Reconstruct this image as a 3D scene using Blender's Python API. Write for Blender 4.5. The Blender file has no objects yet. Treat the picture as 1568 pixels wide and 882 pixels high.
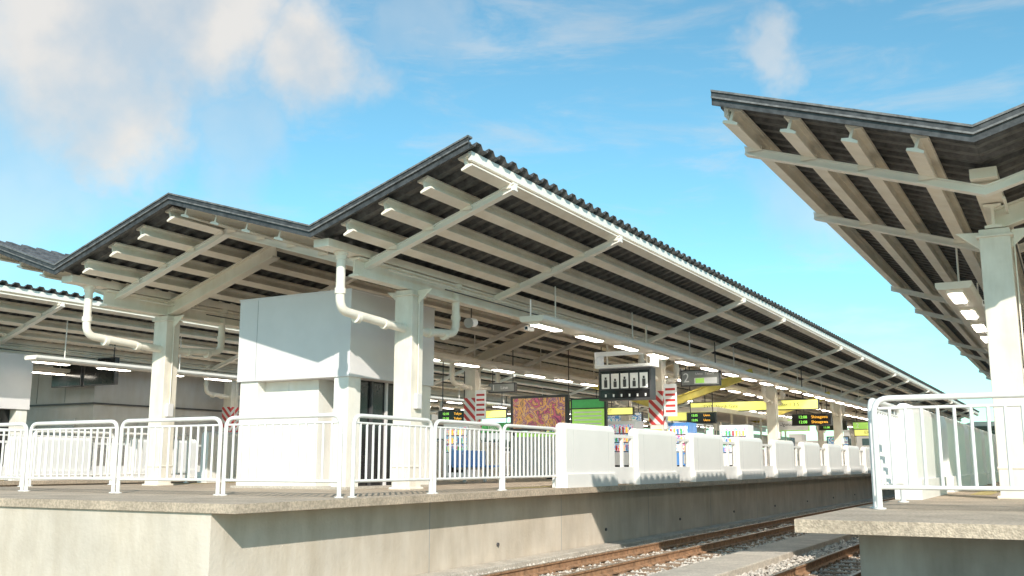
import bpy, math, random
from mathutils import Vector, Matrix
random.seed(7)
S=bpy.context.scene
S.view_settings.view_transform='Standard'
S.view_settings.look='None'
S.view_settings.exposure=0

# ------------------------------------------------------------------ materials
def mat(name,col,rough=.6,metal=0,var=.12,scale=3,bump=.0,bscale=40,streak=0,dark=None,speck=0,emit=0,ecol=None,plain=False):
    m=bpy.data.materials.new(name); m.use_nodes=True
    nt=m.node_tree; N=nt.nodes; L=nt.links
    b=N['Principled BSDF']; b.inputs['Roughness'].default_value=rough; b.inputs['Metallic'].default_value=metal
    tc=N.new('ShaderNodeTexCoord')
    n=N.new('ShaderNodeTexNoise'); n.inputs['Scale'].default_value=scale; n.inputs['Detail'].default_value=3
    n.inputs['Roughness'].default_value=.6
    L.new(tc.outputs['Object'],n.inputs['Vector'])
    r=N.new('ShaderNodeValToRGB')
    c0=[c*(1-var) for c in col]; c1=[min(1,c*(1+var)) for c in col]
    if dark: c0=dark
    r.color_ramp.elements[0].position=.32; r.color_ramp.elements[1].position=.66
    r.color_ramp.elements[0].color=(*c0,1); r.color_ramp.elements[1].color=(*c1,1)
    L.new(n.outputs['Fac'],r.inputs['Fac'])
    out=r.outputs['Color']
    if streak:
        mp=N.new('ShaderNodeMapping'); mp.inputs['Scale'].default_value=(2,2,.5)
        L.new(tc.outputs['Object'],mp.inputs['Vector'])
        n2=N.new('ShaderNodeTexNoise'); n2.inputs['Scale'].default_value=1.3; n2.inputs['Detail'].default_value=4
        n2.inputs['Roughness'].default_value=.65
        L.new(mp.outputs['Vector'],n2.inputs['Vector'])
        r2=N.new('ShaderNodeValToRGB'); r2.color_ramp.elements[0].position=.3; r2.color_ramp.elements[1].position=.62
        k=1-streak
        r2.color_ramp.elements[0].color=(k,k*.97,k*.92,1); r2.color_ramp.elements[1].color=(1,1,1,1)
        L.new(n2.outputs['Fac'],r2.inputs['Fac'])
        mx=N.new('ShaderNodeMixRGB'); mx.blend_type='MULTIPLY'; mx.inputs['Fac'].default_value=1
        L.new(out,mx.inputs['Color1']); L.new(r2.outputs['Color'],mx.inputs['Color2']); out=mx.outputs['Color']
    if speck:
        n3=N.new('ShaderNodeTexNoise'); n3.inputs['Scale'].default_value=28; n3.inputs['Detail'].default_value=2
        L.new(tc.outputs['Object'],n3.inputs['Vector'])
        r3=N.new('ShaderNodeValToRGB'); r3.color_ramp.elements[0].position=.4; r3.color_ramp.elements[1].position=.6
        k=1-speck
        r3.color_ramp.elements[0].color=(k,k,k,1); r3.color_ramp.elements[1].color=(1,1,1,1)
        L.new(n3.outputs['Fac'],r3.inputs['Fac'])
        mx=N.new('ShaderNodeMixRGB'); mx.blend_type='MULTIPLY'; mx.inputs['Fac'].default_value=1
        L.new(out,mx.inputs['Color1']); L.new(r3.outputs['Color'],mx.inputs['Color2']); out=mx.outputs['Color']
    L.new(out,b.inputs['Base Color'])
    if bump:
        nb=N.new('ShaderNodeTexNoise'); nb.inputs['Scale'].default_value=bscale; nb.inputs['Detail'].default_value=3
        L.new(tc.outputs['Object'],nb.inputs['Vector'])
        bp=N.new('ShaderNodeBump'); bp.inputs['Strength'].default_value=bump; bp.inputs['Distance'].default_value=.02
        L.new(nb.outputs['Fac'],bp.inputs['Height']); L.new(bp.outputs['Normal'],b.inputs['Normal'])
    if emit:
        b.inputs['Emission Color'].default_value=(*(ecol or col),1); b.inputs['Emission Strength'].default_value=emit
    return m

M={}
M['steel']=mat('painted_steel_cream',(.92,.86,.76),.5,var=.05,scale=1.6,streak=.07)
M['arm']=mat('painted_steel_white',(.92,.88,.81),.45,var=.03,scale=2)
M['column']=mat('column_paint',(.86,.80,.71),.5,var=.06,scale=2.5,bump=.1,bscale=12,streak=.16)
M['roof']=mat('roof_sheet_dark',(.095,.095,.095),.55,metal=.1,var=.45,scale=7)
M['trim']=mat('roof_trim',(.06,.063,.066),.55,metal=.2,var=.4,scale=9)
M['triml']=mat('roof_trim_lip',(.17,.165,.16),.5,metal=.2,var=.4,scale=12)
M['rail']=mat('railing_paint',(.82,.80,.77),.35,var=.05,scale=6)
M['pipe']=mat('pipe_pvc',(.88,.82,.72),.4,var=.05,scale=5)
M['slab']=mat('platform_slab',(.56,.45,.34),.9,var=.16,scale=1.4,bump=.7,bscale=60,speck=.28)
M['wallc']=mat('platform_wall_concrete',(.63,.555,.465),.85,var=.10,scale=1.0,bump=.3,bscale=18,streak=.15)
M['wallshade']=mat('platform_wall_concrete_shaded',(.33,.30,.27),.85,var=.2,scale=1.0,bump=.3,bscale=18,streak=.3)  # weathered wall concrete, with the shade under the slab overhang put into its colour
M['concrete']=mat('duct_concrete',(.58,.52,.44),.9,var=.15,scale=2,bump=.5,bscale=30,speck=.2)
M['sleeper']=mat('sleeper',(.36,.25,.17),.85,var=.3,scale=6,bump=.5,bscale=40,speck=.3)
M['rust']=mat('rail_rust',(.36,.21,.12),.7,metal=.1,var=.35,scale=10)
M['railtop']=mat('rail_running_surface',(.5,.40,.30),.4,metal=.6,var=.2,scale=10)
M['stone']=mat('ballast_stone',(.52,.47,.41),.9,var=.45,scale=9)
M['ground']=mat('ground_gravel',(.40,.35,.29),.95,var=.3,scale=14,bump=1,bscale=30,speck=.35)
M['kiosk']=mat('kiosk_panel',(.74,.71,.71),.5,var=.03,scale=1.5)
M['kiosklow']=mat('kiosk_lower_wall',(.82,.79,.74),.5,var=.05,scale=2,streak=.05)
M['seam']=mat('seam_dark',(.3,.3,.3),.8)
M['black']=mat('black_glass',(.02,.02,.022),.15,var=.2)
M['darkgrey']=mat('dark_grey_metal',(.07,.07,.075),.45,var=.2)
M['psd']=mat('platform_door_white',(.86,.84,.81),.35,var=.02,scale=2)
M['psdgrey']=mat('platform_door_grey',(.5,.5,.5),.4)
M['lamp']=mat('lamp_tube',(.9,.9,.9),.4,emit=18,ecol=(1,.92,.79))
M['yellow']=mat('yellow_sign',(.78,.74,.18),.4,var=.03,emit=.8,ecol=(.88,.88,.24))
M['yellowsteel']=mat('yellow_steel',(.72,.62,.16),.5)
M['lime']=mat('lime_panel',(.38,.66,.14),.4,emit=.45,ecol=(.45,.85,.15))
M['ledg']=mat('led_green',(.1,.9,.1),.4,emit=1.2,ecol=(.45,1,.15))
M['ledo']=mat('led_orange',(.9,.4,.05),.4,emit=1.2,ecol=(1,.5,.05))
M['white']=mat('sign_white',(.85,.85,.83),.4,var=.02,emit=.15)
M['signgrey']=mat('sign_grey',(.36,.38,.37),.4)
M['green']=mat('sign_green',(.1,.5,.15),.4,emit=.2)
M['red']=mat('notice_red',(.65,.06,.05),.5)
M['greywall']=mat('grey_building_wall',(.58,.56,.55),.7,var=.06,scale=1,streak=.08)
M['silver']=mat('train_silver',(.55,.56,.56),.3,metal=.5,var=.05)
M['traingreen']=mat('train_green',(.18,.42,.12),.4)
M['glass']=mat('window_glass',(.04,.055,.06),.1,var=.2)
M['bldg']=mat('city_facade',(.48,.46,.43),.8,var=.15,scale=.3)
M['bldg2']=mat('city_facade_tan',(.4,.34,.29),.8,var=.15,scale=.3)
M['blue']=mat('machine_blue',(.1,.28,.65),.3,emit=.1)
M['tactile']=mat('tactile_yellow',(.55,.44,.18),.8,var=.15,speck=.2)

def stripes():
    m=bpy.data.materials.new('hazard_stripes_red'); m.use_nodes=True; nt=m.node_tree;N=nt.nodes;L=nt.links
    tc=N.new('ShaderNodeTexCoord'); sp=N.new('ShaderNodeSeparateXYZ'); L.new(tc.outputs['Object'],sp.inputs[0])
    a=N.new('ShaderNodeMath');a.operation='ADD'; L.new(sp.outputs['X'],a.inputs[0]);L.new(sp.outputs['Z'],a.inputs[1])
    a1=N.new('ShaderNodeMath');a1.operation='SUBTRACT';L.new(a.outputs[0],a1.inputs[0]);L.new(sp.outputs['Y'],a1.inputs[1])
    b=N.new('ShaderNodeMath');b.operation='MULTIPLY';b.inputs[1].default_value=3.2;L.new(a1.outputs[0],b.inputs[0])
    c=N.new('ShaderNodeMath');c.operation='FRACT';L.new(b.outputs[0],c.inputs[0])
    d=N.new('ShaderNodeMath');d.operation='GREATER_THAN';d.inputs[1].default_value=.5;L.new(c.outputs[0],d.inputs[0])
    mx=N.new('ShaderNodeMixRGB');mx.inputs[1].default_value=(.8,.8,.78,1);mx.inputs[2].default_value=(.62,.06,.06,1);L.new(d.outputs[0],mx.inputs[0])
    L.new(mx.outputs[0],N['Principled BSDF'].inputs['Base Color']); return m
M['stripe']=stripes()
def poster(name,cols,sc,emit=.35,cell=True):
    m=bpy.data.materials.new(name); m.use_nodes=True; nt=m.node_tree;N=nt.nodes;L=nt.links
    tc=N.new('ShaderNodeTexCoord'); n=N.new('ShaderNodeTexNoise'); n.inputs['Scale'].default_value=sc;n.inputs['Detail'].default_value=3
    n.inputs['Distortion'].default_value=1.5
    L.new(tc.outputs['Object'],n.inputs['Vector'])
    r=N.new('ShaderNodeValToRGB'); r.color_ramp.interpolation='CONSTANT' if cell else 'LINEAR'
    while len(r.color_ramp.elements)<len(cols): r.color_ramp.elements.new(.5)
    for i,c in enumerate(cols):
        r.color_ramp.elements[i].position=.3+.4*i/(len(cols)-1); r.color_ramp.elements[i].color=(*c,1)
    L.new(n.outputs['Fac'],r.inputs[0]); b=N['Principled BSDF']
    L.new(r.outputs[0],b.inputs['Base Color']);L.new(r.outputs[0],b.inputs['Emission Color']);b.inputs['Emission Strength'].default_value=emit
    b.inputs['Roughness'].default_value=.3
    return m
M['poster']=poster('poster_art',[(.20,.05,.12),(.75,.15,.25),(.25,.1,.12),(.9,.5,.12),(.3,.08,.25),(.9,.6,.2),(.5,.15,.1)],2.6,.3,False)
M['poster2']=poster('poster_art_blue',[(.8,.8,.8),(.1,.3,.6),(.85,.85,.8),(.1,.5,.6),(.8,.3,.4),(.9,.9,.9)],2.0,.3,True)
M['drinks']=poster('drinks_display',[(.8,.8,.8),(.7,.1,.3),(.85,.85,.85),(.1,.4,.7),(.8,.8,.9),(.2,.6,.3),(.9,.9,.9)],6,.5)

# ------------------------------------------------------------------ mesh builder
class MB:
    def __init__(s): s.v=[];s.f=[];s.mi=[];s.sm=[];s.mats=[]
    def m(s,k):
        if k not in s.mats: s.mats.append(k)
        return s.mats.index(k)
    def add(s,vs,fs,k,smooth=False):
        o=len(s.v); s.v+=[tuple(v) for v in vs]; i=s.m(k)
        for f in fs: s.f.append([a+o for a in f]); s.mi.append(i); s.sm.append(smooth)
    def box(s,x0,x1,y0,y1,z0,z1,k):
        if x0>x1:x0,x1=x1,x0
        if y0>y1:y0,y1=y1,y0
        if z0>z1:z0,z1=z1,z0
        v=[(x0,y0,z0),(x1,y0,z0),(x1,y1,z0),(x0,y1,z0),(x0,y0,z1),(x1,y0,z1),(x1,y1,z1),(x0,y1,z1)]
        s.add(v,[(3,2,1,0),(4,5,6,7),(0,1,5,4),(1,2,6,5),(2,3,7,6),(3,0,4,7)],k)
    def ext(s,p0,p1,prof,up,k,caps=True):
        p0=Vector(p0);p1=Vector(p1);d=(p1-p0).normalized();up=Vector(up)
        sd=d.cross(up).normalized();u=sd.cross(d).normalized();n=len(prof)
        vs=[p0+sd*a+u*b for a,b in prof]+[p1+sd*a+u*b for a,b in prof]
        fs=[(i,(i+1)%n,(i+1)%n+n,i+n) for i in range(n)]
        if caps: fs+=[tuple(range(n-1,-1,-1)),tuple(range(n,2*n))]
        s.add(vs,fs,k)
    def ibeam(s,p0,p1,w,h,k,up=(0,0,1),t=.03):
        a=w/2;b=h/2;c=t*.6
        s.ext(p0,p1,[(-a,-b),(a,-b),(a,-b+t),(c,-b+t*1.6),(c,b-t*1.6),(a,b-t),(a,b),(-a,b),(-a,b-t),(-c,b-t*1.6),(-c,-b+t*1.6),(-a,-b+t)],up,k)
    def zig(s,P,zt,zb,y0,y1,k):
        n=len(P);vs=[]
        for x,z in P: vs+=[(x,y0,z+zb),(x,y0,z+zt),(x,y1,z+zt),(x,y1,z+zb)]
        fs=[]
        for i in range(n-1):
            a=4*i;b=a+4
            fs+=[(a,b,b+1,a+1),(a+1,b+1,b+2,a+2),(a+2,b+2,b+3,a+3),(a+3,b+3,b,a)]
        fs+=[(0,1,2,3),(4*n-1,4*n-2,4*n-3,4*n-4)]
        s.add(vs,fs,k)
    def tube(s,pts,r,k,n=10,closed=False,caps=True):
        pts=[Vector(p) for p in pts];m=len(pts);vs=[]
        up=None
        for i,p in enumerate(pts):
            if i==0:d=pts[1]-p
            elif i==m-1:d=p-pts[i-1]
            else:d=(pts[i+1]-p).normalized()+(p-pts[i-1]).normalized()
            d.normalize()
            if up is None: up=Vector((0,0,1)) if abs(d.z)<.9 else Vector((0,1,0))
            sd=d.cross(up).normalized();up=sd.cross(d).normalized()
            for j in range(n):
                a=2*math.pi*j/n; vs.append(p+sd*(r*math.cos(a))+up*(r*math.sin(a)))
        fs=[(i*n+j,i*n+(j+1)%n,(i+1)*n+(j+1)%n,(i+1)*n+j) for i in range(m-1) for j in range(n)]
        s.add(vs,fs,k,True)
        if caps:
            s.add(vs[:n],[tuple(range(n-1,-1,-1))],k); s.add(vs[-n:],[tuple(range(n))],k)
    def obj(s,name,bevel=0,parent=None,seg=2,origin=None):
        me=bpy.data.meshes.new(name); me.from_pydata(s.v,[],s.f)
        for k in s.mats: me.materials.append(M[k])
        me.polygons.foreach_set('material_index',s.mi); me.polygons.foreach_set('use_smooth',s.sm); me.update()
        o=bpy.data.objects.new(name,me); S.collection.objects.link(o)
        if bevel:
            b=o.modifiers.new('bevel','BEVEL');b.width=bevel;b.segments=seg;b.limit_method='ANGLE';b.angle_limit=math.radians(50)
        if parent:o.parent=parent
        return o
def fillet(pts,r,seg=5):
    P=[Vector(p) for p in pts];out=[P[0]]
    for i in range(1,len(P)-1):
        a=(P[i-1]-P[i]);b=(P[i+1]-P[i]);rr=min(r,a.length*.49,b.length*.49)
        a.normalize();b.normalize();s0=P[i]+a*rr;s1=P[i]+b*rr
        for j in range(seg+1):
            t=j/seg; out.append(s0*(1-t)**2+P[i]*2*t*(1-t)+s1*t*t)
    out.append(P[-1]);return out
def empty(name):
    e=bpy.data.objects.new(name,None);S.collection.objects.link(e);return e
def text(body,loc,size,k,parent,rot=(math.pi/2,0,0),ext=.004,align='CENTER'):
    c=bpy.data.curves.new('lettering','FONT');c.body=body;c.size=size;c.align_x=align;c.align_y='CENTER';c.extrude=ext
    c.materials.append(M[k]);o=bpy.data.objects.new('lettering',c);S.collection.objects.link(o);o.location=loc;o.rotation_euler=rot;o.parent=parent

# ------------------------------------------------------------------ ground + tracks
g=MB();g.add([(-900,-900,-1.42),(900,-900,-1.42),(900,1500,-1.42),(-900,1500,-1.42)],[(0,1,2,3)],'ground');g.obj('ground')

def platform(x0,x1,ov,wk='wallc'):
    b=MB()
    y=9.4
    while y<59:
        b.box(x0,x1,y,y+4.992,-.12,0,'slab'); y+=5
    b.box(x0,x1,y,170,-.12,0,'slab')
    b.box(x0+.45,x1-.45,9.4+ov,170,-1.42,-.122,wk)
    y=14.4
    while y<70:
        for xs,s in ((x1-.45,1),(x0+.45,-1)):
            b.box(xs,xs+s*.004,y,y+.014,-1.41,-.125,'seam')
            b.tube([(xs-.02*s,y+2.3,-1.0),(xs+s*.03,y+2.3,-1.0)],.035,'darkgrey',8)
        y+=5
    b.box(x0+.75,x0+1.05,18,170,0.003,.008,'tactile')
    b.box(x1-1.05,x1-.75,18,170,0.003,.008,'tactile')
    return b.obj('station_platform',bevel=.012)
platform(-20.6,-9.2,.04)
platform(-2.3,11.2,.6,'wallshade')
platform(-41,-27.3,.04)

def track(xc,y0=0,y1=170):
    b=MB()
    for xr in (-.535,.535):
        x=xc+xr
        prof=[(-.065,0),(.065,0),(.065,.02),(.012,.04),(.012,.11),(.036,.125),(.036,.15),(-.036,.15),(-.036,.125),(-.012,.11),(-.012,.04),(-.065,.02)]
        b.ext((x,y0,-1.345),(x,y1,-1.345),prof,(0,0,1),'rust')
        b.box(x-.03,x+.03,y0,y1,-1.194,-1.189,'railtop')
    y=y0+.3
    while y<y1:
        b.box(xc-1.0,xc+1.0,y-.11,y+.11,-1.41,-1.348,'sleeper')
        for xr in (-.535,.535):
            for sd in (-.1,.1): b.box(xc+xr+sd-.03,xc+xr+sd+.03,y-.05,y+.05,-1.348,-1.31,'rust')
        y+=.62 if y<80 else 1.24
    b.obj('railway_track')
track(-7.6);track(-3.7);track(-22.2);track(-25.8)
d=MB()
y=0
while y<120:
    d.box(-6.15,-5.2,y+.006,y+1.99,-1.43,-1.26,'concrete'); y+=2
d.box(-9.64,-9.2,0,150,-1.43,-1.3,'concrete')
d.box(-24.4,-23.6,0,150,-1.43,-1.28,'concrete')
d.obj('cable_duct',bevel=.02)
b=MB()
ico=[(0,0,1),(.9,0,.1),(.28,.85,.0),(-.72,.53,.15),(-.72,-.53,-.1),(.28,-.85,.05),(0,0,-.8)]
icf=[(0,1,2),(0,2,3),(0,3,4),(0,4,5),(0,5,1),(6,2,1),(6,3,2),(6,4,3),(6,5,4),(6,1,5)]
def stones(xa,xb,ya,yb,n,r0,r1):
    for _ in range(n):
        x=random.uniform(xa,xb);yy=random.uniform(ya,yb)
        if -6.18<x<-5.17 or x<-9.1: continue
        if min(abs(x+8.135),abs(x+7.065),abs(x+4.235),abs(x+3.165))<.08: continue
        r=random.uniform(r0,r1);a=random.uniform(0,6.28);ca,sa=math.cos(a),math.sin(a);q=random.uniform(.6,1.2)
        z=-1.405+random.uniform(-.01,.045)
        b.add([(x+r*(ca*p[0]-sa*p[1]*q),yy+r*(sa*p[0]+ca*p[1]*q),z+r*p[2]*random.uniform(.5,.9)) for p in ico],icf,'stone')
stones(-9.1,-1.9,14,25,17000,.025,.055)
stones(-9.1,-2.2,25,60,9000,.05,.09)
b.obj('gravel_ballast')

# ------------------------------------------------------------------ canopies
ARMS=[14.75,19.45,28.8,33.5,43,47.8,57.4,62.2,71.6,76.4,86,91,100,105]
COLS=[16.2,29.9,43.7,57.5,71.3,85,99]
YF=13.2;YE=112
def canopy(P,valley_idx,frontpipe=True):
    root=empty('platform_canopy')
    R=MB();per=.40
    for i in range(len(P)-1):
        (xa,za),(xb,zb)=P[i],P[i+1]
        vs=[];n=int((YE-YF)/per);pat=[(0,-.08),(.14,-.08),(.2,.0),(.34,.0)]
        ys=[(YF+j*per+dy,dz) for j in range(n) for (dy,dz) in pat]
        for (yy,dz) in ys: vs+=[(xa,yy,za+dz),(xb,yy,zb+dz)]
        fs=[(2*j,2*j+1,2*j+3,2*j+2) for j in range(len(ys)-1)]
        R.add(vs,fs,'roof')
    o=R.obj('roof_sheet',parent=root)
    sm=o.modifiers.new('th','SOLIDIFY');sm.thickness=.016;sm.offset=0
    T=MB()
    T.zig(P,.02,-.05,YF-.06,YF-.03,'trim')
    T.zig(P,.05,.02,YF-.08,YF+.06,'triml')
    T.zig(P,-.05,-.075,YF-.08,YF+.02,'triml')
    T.zig(P,-.075,-.17,YF-.045,YF-.02,'trim')
    T.obj('gable_trim',parent=root)
    St=MB();A=MB()
    for i in range(len(P)-1):
        (xa,za),(xb,zb)=P[i],P[i+1]
        d=Vector((xb-xa,0,zb-za));Ln=d.length;d.normalize();nrm=Vector((-d.z,0,d.x));
        if nrm.z<0:nrm=-nrm
        for t in (.3,1.15,2.0,2.85):
            if za<zb: t=Ln-t
            c=Vector((xa,0,za))+d*t-nrm*.215
            St.ibeam((c.x,YF+.18,c.z),(c.x,YE-.3,c.z),.22,.24,'steel',up=nrm,t=.034)
            for y in ARMS[:6]:
                q=c-nrm*.118
                St.box(q.x-.12,q.x+.12,y-.11,y-.085,q.z-.05,q.z+.02,'steel')
    inset=[list(p) for p in P]
    (x0,z0),(x1,z1)=P[0],P[1];t=.02;inset[0]=[x0+(x1-x0)*t/abs(x1-x0),z0+(z1-z0)*t/abs(x1-x0)]
    (x0,z0),(x1,z1)=P[-1],P[-2];inset[-1]=[x0+(x1-x0)*t/abs(x1-x0),z0+(z1-z0)*t/abs(x1-x0)]
    for y in ARMS:
        A.zig(inset,-.345,-.37,y-.08,y+.08,'arm')
        A.zig(inset,-.37,-.455,y-.05,y+.06,'arm')
        A.zig(inset,-.455,-.48,y-.08,y+.08,'arm')
    for e in (0,-1):
        x,z=P[e];sx=1 if x<P[1 if e==0 else -2][0] else -1
        A.box(x+sx*.10,x+sx*.16,YF+.2,YE,z-.28,z-.13,'arm')
    vi=[P[i] for i in valley_idx]
    inner=[p for p in P if vi[0][0]-1e-6>=p[0]>=vi[-1][0]-1e-6 or vi[0][0]<=p[0]<=vi[-1][0]]
    for y in COLS:
        St.zig(inner,-.36,-.39,y-.12,y+.12,'steel')
        St.zig(inner,-.39,-.66,y-.02,y+.02,'steel')
        St.zig(inner,-.66,-.69,y-.12,y+.12,'steel')
    Gt=MB();C=MB();Pp=MB()
    for (x,z) in vi:
        g0=YF+.25 if frontpipe else YF+1.3
        Gt.box(x-.17,x+.17,g0,YE,z-.28,z-.14,'steel')
        St.ibeam((x,YF+1.2 if frontpipe else 16.0,z-.48),(x,YE-1,z-.48),.24,.36,'steel',t=.035)
        Pp.tube([(x+.2,15.2,z-.42),(x+.2,100,z-.42)],.022,'pipe',6)
        Pp.tube([(x+.2,17.2,z-.5),(x+.2,100,z-.5)],.014,'darkgrey',6)
        for y in COLS:
            C.box(x-.21,x+.21,y-.2,y+.2,0.001,z-.672,'column')
            C.box(x-.25,x+.25,y-.24,y+.24,0.001,.05,'column')
            C.box(x-.25,x+.25,y-.24,y+.24,z-.80,z-.76,'column')
            C.box(x-.225,x+.225,y-.215,y+.215,.42,.46,'column')
            C.box(x+.212,x+.29,y-.1,y+.08,1.55,1.85,'kiosk')
            Pp.tube([(x+.245,y-.01,1.85),(x+.245,y-.01,z-.8)],.013,'pipe',6)
            for sx in (-1,1):
                C.add([(x+sx*.21,y-.015,z-.95),(x+sx*.21,y+.015,z-.95),(x+sx*.55,y+.015,z-.66),(x+sx*.55,y-.015,z-.66),(x+sx*.21,y+.015,z-.68),(x+sx*.21,y-.015,z-.68)],
                      [(0,3,5),(1,4,2),(0,1,2,3),(0,5,4,1)],'steel')
            for sy,ln in ((-1,2.2 if y==COLS[0] else 1.4),(1,1.7)):
                if y==COLS[0] and sy==-1 and not frontpipe: continue
                yy=y+sy*ln
                pts=fillet([(x+.02,yy,z-.28),(x+.02,yy,z-1.35),(x+.02,y+sy*.19,z-1.45)],.24,6)
                Pp.tube(pts,.085,'pipe',12)
                for zc in (z-.42,z-1.05): Pp.tube([(x+.02,yy,zc),(x+.02,yy,zc+.1)],.105,'pipe',12)
                Pp.tube([(x+.02,yy,z-.34),(x+.02,yy,z-.27)],.13,'pipe',12)
                for q in (.35,.85): Pp.tube([(x+.02,y+sy*(.2+q*(ln-.5)),z-1.448+.03*q),(x+.02,y+sy*(.3+q*(ln-.5)),z-1.446+.03*q)],.103,'pipe',12)
    St.obj('purlins_and_girders',parent=root)
    A.obj('rafter_arms',parent=root)
    Gt.obj('gutter',parent=root)
    C.obj('columns',bevel=.02,parent=root)
    Pp.obj('rain_pipes',parent=root)
    return root
canopy([(-8.15,5.69),(-11.41,4.58),(-15.0,5.65),(-18.28,4.55),(-21.6,5.66)],[1,3])
canopy([(-4.1,5.69),(-.78,4.60),(2.8,5.66),(6.2,4.57),(9.6,5.66),(12.4,4.7)],[1,3],False)
canopy([(-26.5,5.69),(-29.8,4.60),(-33.4,5.66),(-36.8,4.57),(-40.2,5.66)],[1,3])

# ------------------------------------------------------------------ railings
def railing(p0,p1):
    p0=Vector(p0);p1=Vector(p1);d=(p1-p0).normalized();L=(p1-p0).length
    b=MB();H=1.22
    pts=fillet([p0,p0+Vector((0,0,H)),p1+Vector((0,0,H)),p1],.17,6)
    b.tube(pts,.034,'rail',10)
    b.tube([p0+Vector((0,0,.24)),p1+Vector((0,0,.24))],.024,'rail',8)
    b.tube([p0+d*.05+Vector((0,0,H-.11)),p1-d*.05+Vector((0,0,H-.11))],.018,'rail',8)
    n=max(2,int(round(L/.165)))
    for i in range(1,n):
        q=p0+d*(L*i/n); b.tube([q+Vector((0,0,.24)),q+Vector((0,0,H-.11))],.019,'rail',8,caps=False)
    for q in (p0,p1): b.tube([q+Vector((0,0,.002)),q+Vector((0,0,.018))],.07,'rail',10)
    return b.obj('guard_railing')
x=-9.55
for i in range(5):
    x1=x-2.33
    if x1<-20.4:x1=-20.4
    railing((x,11.85,0),(x1,11.85,0)); x-=2.45
    if x<-20:break
for i in range(3):
    railing((-9.5,11.95+i*2.36+(.15 if i==0 else 0),0),(-9.5,14.2+i*2.36,0))
    railing((-20.3,11.95+i*2.36+.1,0),(-20.3,14.2+i*2.36,0))
x=-1.95
for i in range(5):
    railing((x,11.85,0),(x+2.33,11.85,0));x+=2.45
railing((-2.02,12.05,0),(-2.02,14.1,0))
x=-27.7
for i in range(5):
    railing((x,11.85,0),(x-2.33,11.85,0));x-=2.45

# ------------------------------------------------------------------ platform screen doors
def psd(xc,y0,y1,face):
    b=MB();t=.13
    b.ext((xc,y0,0),(xc,y1,0),[(-t,.02),(t,.02),(t,1.22),(t-.03,1.31),(t-.09,1.35),(-t+.09,1.35),(-t+.03,1.31),(-t,1.22)],(0,0,1),'psd')
    b.box(xc-t-.05,xc+t+.05,y0-.04,y1+.04,.001,.28,'psd')
    b.box(xc+face*(t+.002),xc+face*(t+.005),y0+.35,y0+.356,.3,1.2,'psdgrey')
    b.box(xc+face*(t+.002),xc+face*(t+.005),y1-.36,y1-.354,.3,1.2,'psdgrey')
    return b.obj('platform_screen_door',bevel=.03)
def psd_gate(xc,y0,y1):
    b=MB()
    b.box(xc-.05,xc+.05,y0+.05,y1-.05,.03,.42,'psd')
    for y in (y0+.12,y1-.12,(y0+y1)/2): b.box(xc-.035,xc+.035,y-.04,y+.04,.42,1.1,'psd')
    b.box(xc-.04,xc+.04,y0+.05,y1-.05,1.1,1.17,'psd')
    return b.obj('platform_gate')
def psd_row(xc,ys,face,unit=2.7):
    for i,y in enumerate(ys):
        u=unit if i else unit-.15
        psd(xc,y,y+u,face)
        if i<len(ys)-1: psd_gate(xc,y+u+.03,ys[i+1]-.03)
ys=[19.0,23.0,27.1]+[31.5+4.4*i for i in range(16)]
psd_row(-9.45,ys,1)
psd_row(-20.3,[19.5+4.4*i for i in range(12)],-1)
psd_row(-2.1,[15.2+4.2*i for i in range(16)],-1,3.2)
psd_row(-27.6,[14.5+4.4*i for i in range(14)],1)

# ------------------------------------------------------------------ equipment kiosk (lift housing)
def kiosk(x0,x1,y0,y1,name='equipment_kiosk'):
    b=MB();Z0=2.2;Z1=3.93
    w=x1-x0
    b.box(x0,x1,y0,y1,Z0,Z1,'kiosk')
    b.box(x0-.02,x1+.02,y0-.02,y1+.02,Z1,Z1+.03,'kiosk')
    b.box(x0+w*.17,x0+w*.17+.01,y0-.004,y0,Z0+.02,Z1-.02,'seam')
    b.box(x1,x1+.004,(y0+y1)/2,(y0+y1)/2+.01,Z0+.02,Z1-.02,'seam')
    b.box(x0+.06,x0+.55,y0+.05,y1-.1,0.001,Z0-.002,'kiosklow')
    b.box(x0+.55,x0+2.0,y0+.28,y1-.3,0.001,Z0-.002,'kiosklow')
    b.box(x0+1.2,x0+1.206,y0+.275,y0+.28,0.06,Z0-.05,'psdgrey')
    b.box(x0+2.0,x1-.40,y0+.75,y1-.5,0.001,Z0-.002,'kiosk')
    b.box(x1-.40,x1-.04,y0+.03,y0+.42,0.001,Z0-.002,'kiosklow')
    b.box(x1-.4,x1-.05,y1-.42,y1-.04,0.001,Z0-.002,'kiosklow')
    b.box(x1-.42,x1-.36,y0+.42,y1-.42,0.001,Z0-.004,'black')
    for i in range(4):
        yy=y0+.62+i*.52; b.box(x1-.36,x1-.31,yy,yy+.06,0.001,Z0-.004,'darkgrey' if i%2 else 'kiosk')
    b.box(x0-.03,x1+.03,y0-.03,y1+.03,0.0005,.05,'concrete')
    return b.obj(name,bevel=.012)
kiosk(-15.4,-12.4,15.6,18.6)
kiosk(-32.2,-29.2,17.4,20.5)

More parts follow.
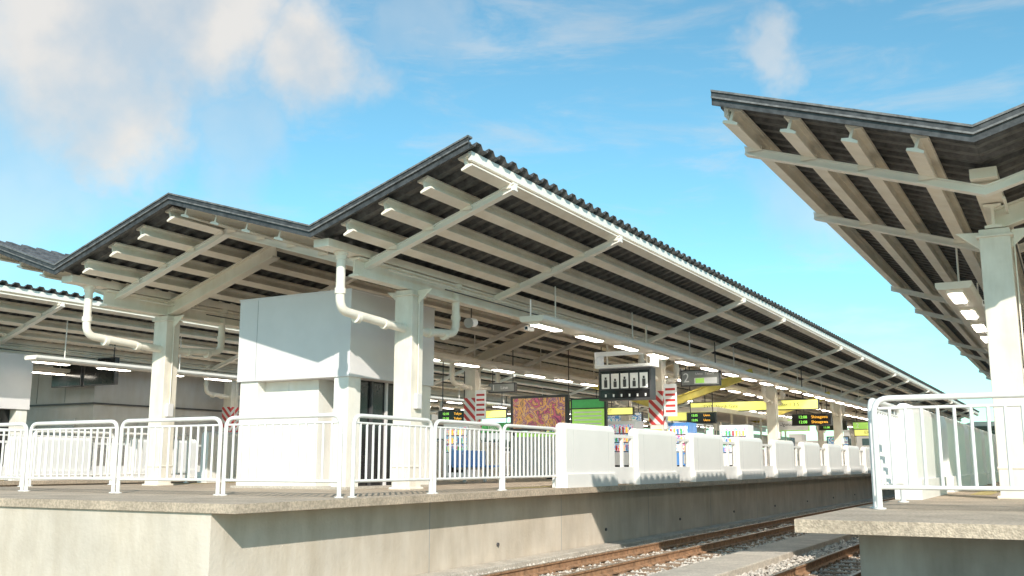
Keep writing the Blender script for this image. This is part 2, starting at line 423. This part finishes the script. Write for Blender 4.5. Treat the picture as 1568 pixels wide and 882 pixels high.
# ------------------------------------------------------------------ light trays
def tray(xc,y0,y1,z,ztop):
    b=MB()
    b.ext((xc,y0,z),(xc,y1,z),[(-.26,.0),(.26,.0),(.30,.05),(.30,.13),(-.30,.13),(-.30,.05)],(0,0,1),'arm')
    y=y0+.12
    while y<y1-1.4:
        b.box(xc-.14,xc+.14,y,y+1.25,z-.055,z-.001,'arm')
        b.box(xc-.10,xc+.10,y+.04,y+1.21,z-.075,z-.056,'lamp')
        y+=2.35
    y=y0+1.2
    while y<y1:
        b.tube([(xc,y,z+.12),(xc,y,ztop)],.018,'arm',6); y+=4.7
    return b.obj('strip_light')
tray(-10.35,19.4,110,3.62,4.6)
tray(-1.65,19.0,100,3.55,4.6)
tray(-27.8,19.4,90,3.65,5.0)
tray(-17.0,22,100,3.7,4.7)
tray(-13.2,34,100,3.75,4.8)
tray(-31.5,22,90,3.7,4.8)

def speaker(x,y,z):
    b=MB()
    b.tube([(x,y,z),(x,y,z+.55)],.015,'darkgrey',6)
    b.tube([(x,y-.1,z-.06),(x,y-.02,z-.03),(x,y+.14,z-.03)],.10,'white',12)
    b.tube([(x,y-.13,z-.068),(x,y-.1,z-.06)],.12,'psdgrey',12)
    b.obj('loudspeaker')
for y in (19.45,33.5,47.8): speaker(-11.95,y,3.75)
def camera_dome(x,y,z):
    b=MB();b.tube([(x,y,z+.05),(x,y,z+.7)],.02,'white',6);b.box(x-.05,x+.05,y-.22,y+.08,z-.05,z+.05,'white');b.box(x-.035,x+.035,y-.226,y-.221,z-.035,z+.035,'black')
    b.obj('security_camera',bevel=.01)
camera_dome(-10.9,20.4,3.6);camera_dome(-17.5,20.4,3.6);camera_dome(-1.3,21.5,3.6)

# ------------------------------------------------------------------ signs etc.
def hanging_sign(name,x0,x1,y,z0,z1,face,items,ztop=4.6,frame='darkgrey',depth=.16):
    b=MB()
    b.box(x0,x1,y,y+depth,z0,z1,frame)
    b.box(x0+.04,x1-.04,y-.006,y-.001,z0+.04,z1-.04,face)
    for xx in (x0+(x1-x0)*.12,x1-(x1-x0)*.12): b.tube([(xx,y+depth/2,z1),(xx,y+depth/2,ztop)],.02,'darkgrey',6)
    o=b.obj(name,bevel=.008)
    for (t,fx,fz,sz,k) in items:
        text(t,(x0+(x1-x0)*fx,y-.012,z0+(z1-z0)*fz),sz,k,o)
    return o
b=MB();X0,X1,Y=-12.15,-10.5,27.0
b.box(X0,X1,Y,Y+.35,2.32,3.25,'darkgrey')
b.box(X0+.05,X1-.05,Y-.006,Y-.001,2.38,2.62,'black')
b.box(X0+.05,X1-.05,Y-.006,Y-.001,2.64,3.18,'black')
for i in range(5):
    xx=X0+.1+i*.3
    b.box(xx,xx+.25,Y-.012,Y-.008,2.66,3.1,'white')
    b.box(xx+.08,xx+.18,Y-.018,Y-.014,2.7,2.92-.05*(i%2),'darkgrey'); b.box(xx+.1,xx+.16,Y-.018,Y-.014,2.93-.05*(i%2),3.0-.05*(i%2),'darkgrey')
for i in range(6): b.box(X0+.2+i*.25,X0+.25+i*.25,Y-.012,Y-.008,2.42,2.5,'white')
b.box(X0-.08,X1+.08,Y-.1,Y+.45,3.27,3.36,'white')
b.box(X0-.08,X0-.02,Y-.1,Y+.45,3.36,3.75,'white');b.box(X1+.02,X1+.08,Y-.1,Y+.45,3.36,3.75,'white')
b.box(X0-.08,X1+.08,Y-.1,Y-.02,3.62,3.75,'white')
for xx in (X0+.2,X1-.2): b.tube([(xx,Y+.2,3.36),(xx,Y+.2,4.6)],.03,'steel',8)
b.obj('platform_monitor',bevel=.01)
hanging_sign('platform_number_sign',-11.75,-10.35,33,3.12,3.68,'signgrey',[('2',.15,.5,.46,'white'),('Ueno  Tabata',.62,.75,.12,'white')],4.6)
n=MB();n.box(-11.25,-10.45,32.98,32.99,3.2,3.4,'white');n.box(-11.2,-10.9,32.965,32.978,3.22,3.38,'lime');n.obj('line_colour_sign')
hanging_sign('yellow_exit_sign',-15.6,-9.7,45,2.85,3.32,'yellow',[('EXIT  North Gate',.25,.5,.22,'darkgrey'),('Transfer 1 3 5',.75,.5,.22,'darkgrey')],4.8)
hanging_sign('yellow_exit_sign',-29.6,-26.9,47.5,2.95,3.4,'yellow',[('EXIT',.4,.5,.26,'darkgrey')],4.8)
hanging_sign('yellow_exit_sign',-18.4,-16.4,40,2.55,2.9,'yellow',[('EXIT',.4,.5,.22,'darkgrey')],4.8)
def led(x0,x1,y,z0,z1,t1,t2):
    w=x1-x0;h=z1-z0;s=min(h*.36,w/10)
    return hanging_sign('departure_board',x0,x1,y,z0,z1,'black',[(t1,.28,.72,s,'ledg'),(t2,.7,.72,s,'ledo'),(t1,.28,.3,s,'ledg'),(t2,.7,.3,s,'ledo')],4.6)
led(-13.4,-12.2,38.2,2.05,2.5,'12:05','Ueno')
led(-12.6,-10.6,52,2.4,3.0,'12:08','Shinagawa')
led(-19.8,-18.6,30.0,1.95,2.35,'12:10','Tokyo')
led(-13.0,-11.4,60,2.4,2.95,'11:58','Osaki')
hanging_sign('direction_sign',-18.3,-17.2,31,3.0,3.35,'signgrey',[('1',.2,.5,.3,'white'),('Line',.6,.5,.18,'white')],4.6)
# varied signs further along both platforms
hanging_sign('station_name_sign',-14.2,-12.2,54,2.2,2.8,'white',[('Uguisudani',.5,.6,.25,'darkgrey')],4.6,'lime')
hanging_sign('line_direction_sign',-12.2,-10.2,66,2.6,3.1,'lime',[('2',.15,.5,.4,'white')],4.6)
hanging_sign('line_direction_sign',-13.6,-11.6,74,2.4,2.9,'yellow',[('EXIT',.5,.5,.3,'darkgrey')],4.6)
hanging_sign('line_direction_sign',-16.8,-15.0,34,2.5,2.85,'lime',[('1',.15,.5,.3,'white')],4.8)
hanging_sign('clinic_advert_sign',-19.4,-17.6,44,2.0,2.9,'poster2',[],4.6)
hanging_sign('clinic_advert_sign',-25.6-3,-25.9-.6,33,2.3,3.0,'poster2',[],4.6)
hanging_sign('station_name_sign',-31.5,-29.2,52,2.3,2.9,'green',[('Ueno',.5,.5,.3,'white')],4.6)
hanging_sign('line_direction_sign',-30.6,-28.6,60,2.7,3.1,'blue',[('4',.2,.5,.3,'white')],4.6)
hanging_sign('display_screen',-32.2,-30.6,23.4,3.2,4.15,'black',[],4.6)
hanging_sign('display_screen',-30.45,-28.85,23.4,3.2,4.15,'black',[],4.6)
# advertising boards standing in the middle of the platform
b=MB()
b.box(-16.15,-14.05,28.8,28.95,1.55,2.68,'darkgrey'); b.box(-16.05,-14.15,28.79,28.796,1.63,2.6,'poster')
b.box(-13.98,-12.75,28.85,28.98,1.6,2.55,'darkgrey'); b.box(-13.92,-12.81,28.84,28.847,1.66,2.2,'lime'); b.box(-13.92,-12.81,28.84,28.847,2.24,2.5,'green')
for i in range(4): b.box(-13.85,-12.9,28.83,28.836,1.72+i*.12,1.76+i*.12,'white')
for xx in (-16.1,-14.1,-12.85): b.box(xx-.03,xx+.03,28.88,28.94,0.001,1.6,'darkgrey')
b.box(-16.1,-12.85,28.86,28.92,.1,1.4,'kiosk')
b.box(-16.0,-14.2,28.84,28.85,1.36,1.5,'lime')
b.obj('advertising_board')
for (xa,ya) in ((-12.9,41),(-13.0,62),(-30.5,36),(-18.6,36)):
    b=MB();b.box(xa,xa+1.3,ya,ya+.12,.9,2.1,'darkgrey');b.box(xa+.06,xa+1.24,ya-.006,ya-.001,.96,2.04,'poster2')
    for xx in (xa+.05,xa+1.25): b.box(xx-.03,xx+.03,ya+.03,ya+.09,.001,.9,'darkgrey')
    b.obj('advertising_board')
def bench(x,y):
    b=MB()
    for i in range(3):
        yy=y+i*.6
        b.box(x,x+.45,yy,yy+.52,.40,.45,'blue'); b.box(x-.03,x+.02,yy,yy+.52,.45,.85,'blue')
    b.box(x+.15,x+.25,y,y+1.7,.34,.40,'psdgrey')
    for yy in (y+.3,y+1.35): b.box(x+.16,x+.24,yy,yy+.08,.001,.34,'psdgrey')
    b.obj('platform_bench',bevel=.015)
for yy in (22.5,35.5,39): bench(-14.4,yy)
def vending(x,y,k):
    b=MB()
    b.box(x,x+1.0,y,y+.75,.06,1.83,k); b.box(x+.04,x+.96,y+.05,y+.7,0.001,.06,'darkgrey')
    b.box(x+.06,x+.94,y-.008,y-.001,.85,1.72,'drinks')
    for r in range(3):
        z=.9+r*.28; b.box(x+.06,x+.94,y-.02,y-.009,z-.04,z-.01,'darkgrey')
        for c in range(7):
            xx=x+.13+c*.12; b.tube([(xx,y-.02,z),(xx,y-.02,z+.17)],.03,random.choice(['red','green','blue','white','yellow','ledo']),6)
    b.box(x+.2,x+.8,y-.012,y-.002,.2,.45,'black'); b.box(x+.78,x+.92,y-.015,y-.002,.5,.8,'psdgrey')
    b.obj('vending_machine',bevel=.015)
vending(-13.1,29.6,'white');vending(-12.0,31.6,'blue');vending(-10.9,34.5,'white');vending(-14.2,29.6,'red')
vending(-15.3,29.6,'blue');vending(-18.9,29,'white')
for (x,y,z) in [(-11.41,29.9,1.7),(-18.28,29.9,1.7),(-29.8,29.9,1.7)]:
    b=MB(); b.box(x-.232,x+.232,y-.222,y+.222,z,z+1.05,'stripe'); b.obj('hazard_stripe_wrap')
def notice(x,y,z,k1,k2,w=.42,h=1.0):
    b=MB(); b.box(x,x+w,y,y+.02,z,z+h,k1)
    for i in range(5): b.box(x+.05,x+w-.05,y-.006,y-.001,z+h*.12+i*h*.17,z+h*.12+i*h*.17+h*.07,k2)
    b.obj('notice_sign')
notice(-11.1,29.6,1.95,'white','red'); notice(-11.6,29.6,.75,'yellowsteel','darkgrey',.4,.8)
notice(-18.0,29.6,2.0,'white','red')
b=MB()
for y in (38.0,52.0):
    b.ibeam((-14.4,y,2.75),(-10.6,y,3.95),.18,.32,'yellowsteel',t=.03)
    b.ibeam((-14.4,y,2.75),(-17.6,y,3.85),.18,.32,'yellowsteel',t=.03)
b.obj('yellow_steel_brace')
def stairhouse(x0,x1,y0,y1,z1,wk):
    b=MB()
    b.box(x0,x0+.15,y0,y1,0.001,1.2,wk);b.box(x1-.15,x1,y0,y1,0.001,1.2,wk)
    b.box(x0+.15,x1-.15,y0,y0+.15,0.001,1.2,wk)
    y=y0+.1
    while y<y1:
        for xx in (x0+.075,x1-.075): b.box(xx-.04,xx+.04,y-.04,y+.04,1.2,z1,'arm')
        y+=2.4
    b.box(x0-.1,x1+.1,y0-.1,y1+.1,z1,z1+.2,'arm')
    b.box(x0-.05,x1+.05,y0-.12,y0-.1,z1-.35,z1,'yellow')
    b.box(x0+.05,x0+.08,y0,y1,1.25,1.9,'glass');b.box(x1-.08,x1-.05,y0,y1,1.25,1.9,'glass')
    b.obj('stairway_enclosure',bevel=.01)
stairhouse(-16.4,-13.4,42,56,2.7,'kiosk')
stairhouse(-35,-31.6,42,60,2.7,'greywall')
b=MB()
b.box(-38.6,-30.6,24,39,0.001,4.35,'greywall')
b.box(-38.7,-30.5,23.9,39.1,2.6,2.66,'darkgrey')
for yy in (26,29,32,35): b.box(-30.6,-30.56,yy,yy+1.2,0.02,2.1,'psdgrey')
for xx in (-37.5,-35,-32.8): b.box(xx,xx+1.3,23.96,24,.02,2.1,'psdgrey')
for i in range(5): b.box(-38.6+i*1.6,-38.58+i*1.6,23.985,24,2.7,4.3,'seam')
b.obj('station_building',bevel=.01)

# ------------------------------------------------------------------ train on the right-hand track
b=MB()
yf=54
def car(y0,y1,front):
    prof=[(-1.37,-.15),(1.37,-.15),(1.40,.8),(1.36,2.0),(1.15,2.35),(.6,2.52),(-.6,2.52),(-1.15,2.35),(-1.36,2.0),(-1.40,.8)]
    b.ext((-3.72,y0,0),(-3.72,y1,0),prof,(0,0,1),'silver')
    for sx in (-1,1):
        xs=-3.72+sx*1.405
        b.box(xs-.01,xs+.012,y0+.02,y1-.02,.55,.72,'traingreen'); b.box(xs-.03,xs-.0,y0+.02,y1-.02,1.95,2.1,'traingreen')
        y=y0+1.2
        while y<y1-2:
            b.box(xs-.02,xs+.006,y,y+1.7,.95,1.75,'glass'); b.box(xs-.02,xs+.018,y+2.4,y+3.7,0,1.9,'silver'); b.box(xs,xs+.022,y+2.5,y+3.6,.95,1.7,'glass'); y+=4.8
    b.box(-5,-2.45,y0+1,y1-1,-.7,-.15,'darkgrey')
    for yc in (y0+2.5,y1-2.5):
        for q in (-1.05,1.05):
            for xx in (-4.25,-3.18): b.tube([(xx-.06,yc+q,-.77),(xx+.06,yc+q,-.77)],.42,'darkgrey',16)
    if front:
        b.box(-4.95,-2.5,y0-.04,y0-.001,.95,2.05,'glass'); b.box(-5.0,-2.44,y0-.03,y0-.001,.3,.8,'traingreen')
        b.box(-4.2,-3.25,y0-.05,y0-.041,2.06,2.3,'black')
        for xx in (-4.85,-2.85): b.box(xx,xx+.28,y0-.05,y0-.031,.45,.62,'white')
for i in range(4): car(yf+i*20,yf+i*20+19.5,i==0)
b.obj('commuter_train',bevel=.02)

# ------------------------------------------------------------------ distant city
def building(x,y,w,dp,h,k):
    b=MB();b.box(x,x+w,y,y+dp,-1.42,h,k);b.box(x+w*.3,x+w*.5,y+dp*.3,y+dp*.6,h,h+2,k);b.box(x-.2,x+w+.2,y-.2,y+dp+.2,h,h+.4,k)
    z=1.2
    while z<h-1.6:
        xx=x+1
        while xx<x+w-1.6: b.box(xx,xx+1.5,y-.03,y-.004,z,z+1.4,'glass'); xx+=2.6
        yy=y+1
        while yy<y+dp-1.6: b.box(x+w+.004,x+w+.03,yy,yy+1.5,z,z+1.4,'glass'); yy+=2.6
        z+=3
    b.obj('office_building')
for i in range(9):
    building(-110+random.uniform(-12,8),30+i*22,random.uniform(12,20),random.uniform(12,19),random.uniform(6,10),random.choice(['bldg','bldg2']))
for i in range(4):
    building(-60+i*18,210+random.uniform(0,20),14,14,random.uniform(5,8),random.choice(['bldg','bldg2']))

# ------------------------------------------------------------------ light
tr=Vector((-1,1.36,-1.06)).normalized()
sd=bpy.data.lights.new('sun','SUN');sd.energy=5;sd.angle=math.radians(.5);sd.color=(1,.93,.83)
so=bpy.data.objects.new('sun',sd);S.collection.objects.link(so);so.rotation_euler=tr.to_track_quat('-Z','Y').to_euler();so.location=(20,-20,40)
elev=math.asin(-tr.z); az=math.atan2(-tr.x,-tr.y)
W=bpy.data.worlds.new('World');S.world=W;W.use_nodes=True;nt=W.node_tree;N=nt.nodes;L=nt.links;N.clear()
out=N.new('ShaderNodeOutputWorld')
sky=N.new('ShaderNodeTexSky');sky.sky_type='NISHITA';sky.sun_disc=False;sky.sun_elevation=elev;sky.sun_rotation=az
sky.air_density=1.0;sky.dust_density=.3;sky.ozone_density=1.0
tint=N.new('ShaderNodeMixRGB');tint.blend_type='MULTIPLY';tint.inputs[0].default_value=1;tint.inputs[2].default_value=(.82,1.36,1.30,1)
L.new(sky.outputs[0],tint.inputs[1])
bg=N.new('ShaderNodeBackground');bg.inputs[1].default_value=.14;L.new(tint.outputs[0],bg.inputs[0])
tc=N.new('ShaderNodeTexCoord')
nz=N.new('ShaderNodeTexNoise');nz.inputs['Scale'].default_value=9;nz.inputs['Detail'].default_value=5;nz.inputs['Roughness'].default_value=.6
L.new(tc.outputs['Generated'],nz.inputs['Vector'])
def vm(op,a,b=None):
    n=N.new('ShaderNodeVectorMath');n.operation=op
    for i,q in enumerate((a,b)):
        if q is None:continue
        if isinstance(q,(tuple,list)):n.inputs[i].default_value=q
        else:L.new(q,n.inputs[i])
    return n
def mm(op,a,b=None,clamp=False):
    n=N.new('ShaderNodeMath');n.operation=op;n.use_clamp=clamp
    for i,q in enumerate((a,b)):
        if q is None:continue
        if isinstance(q,(int,float)):n.inputs[i].default_value=q
        else:L.new(q,n.inputs[i])
    return n.outputs[0]
off=vm('SUBTRACT',nz.outputs['Color'],(.5,.5,.5));sc=vm('MULTIPLY',off.outputs[0],(.15,.15,.15))
dv=vm('ADD',tc.outputs['Generated'],sc.outputs[0])
clouds=[((-.75,.5515,.385),.12,1.0),((-.747,.5816,.312),.07,1.0),((-.609,.688,.385),.065,1.0),((-.678,.613,.415),.08,1.0),
        ((-.225,.893,.385),.035,.6),((-.13,.91,.42),.03,.45),((-.202,.948,.247),.06,.4),((-.52,.74,.42),.04,.3),((-.80,.53,.24),.09,.4),((-.665,.66,.305),.05,.4)]
acc=None
for c,r,s in clouds:
    ds=vm('DISTANCE',dv.outputs[0],c)
    mr=N.new('ShaderNodeMapRange');mr.interpolation_type='SMOOTHSTEP'
    mr.inputs['From Min'].default_value=r*1.4;mr.inputs['From Max'].default_value=r*.45;mr.inputs['To Min'].default_value=0;mr.inputs['To Max'].default_value=s
    L.new(ds.outputs['Value'],mr.inputs['Value'])
    acc=mr.outputs[0] if acc is None else mm('MAXIMUM',acc,mr.outputs[0])
mp=N.new('ShaderNodeMapping');mp.inputs['Scale'].default_value=(2.2,2.2,9);L.new(tc.outputs['Generated'],mp.inputs[0])
wn=N.new('ShaderNodeTexNoise');wn.inputs['Scale'].default_value=2.6;wn.inputs['Detail'].default_value=6;wn.inputs['Roughness'].default_value=.62;wn.inputs['Distortion'].default_value=.4
L.new(mp.outputs[0],wn.inputs['Vector'])
wr=N.new('ShaderNodeMapRange');wr.interpolation_type='SMOOTHSTEP';wr.inputs['From Min'].default_value=.46;wr.inputs['From Max'].default_value=.75;wr.inputs['To Max'].default_value=.42
L.new(wn.outputs['Fac'],wr.inputs['Value'])
dn=N.new('ShaderNodeTexNoise');dn.inputs['Scale'].default_value=11;dn.inputs['Detail'].default_value=5;L.new(tc.outputs['Generated'],dn.inputs['Vector'])
dr=N.new('ShaderNodeMapRange');dr.inputs['From Min'].default_value=.35;dr.inputs['From Max'].default_value=.58;dr.inputs['To Min'].default_value=.7;dr.inputs['To Max'].default_value=1
L.new(dn.outputs['Fac'],dr.inputs['Value'])
cf=mm('MULTIPLY',acc,dr.outputs[0]);tot=mm('MAXIMUM',cf,wr.outputs[0]);tot=mm('MULTIPLY',tot,.94,True)
cr=N.new('ShaderNodeValToRGB');cr.color_ramp.elements[0].color=(.74,.74,.74,1);cr.color_ramp.elements[1].color=(.90,.87,.83,1)
cr.color_ramp.elements[0].position=.35;cr.color_ramp.elements[1].position=.62;L.new(dn.outputs['Fac'],cr.inputs[0])
cb=N.new('ShaderNodeBackground');cb.inputs[1].default_value=.95;L.new(cr.outputs[0],cb.inputs[0])
ms=N.new('ShaderNodeMixShader');L.new(tot,ms.inputs[0]);L.new(bg.outputs[0],ms.inputs[1]);L.new(cb.outputs[0],ms.inputs[2]);L.new(ms.outputs[0],out.inputs[0])

# ------------------------------------------------------------------ camera
cd=bpy.data.cameras.new('camera');cd.lens=35;cd.sensor_width=36;cd.clip_end=3000;cd.clip_start=.1
co=bpy.data.objects.new('camera',cd);S.collection.objects.link(co);co.location=(0,0,.5);co.rotation_euler=(math.radians(100),0,math.radians(29.2))
S.camera=co
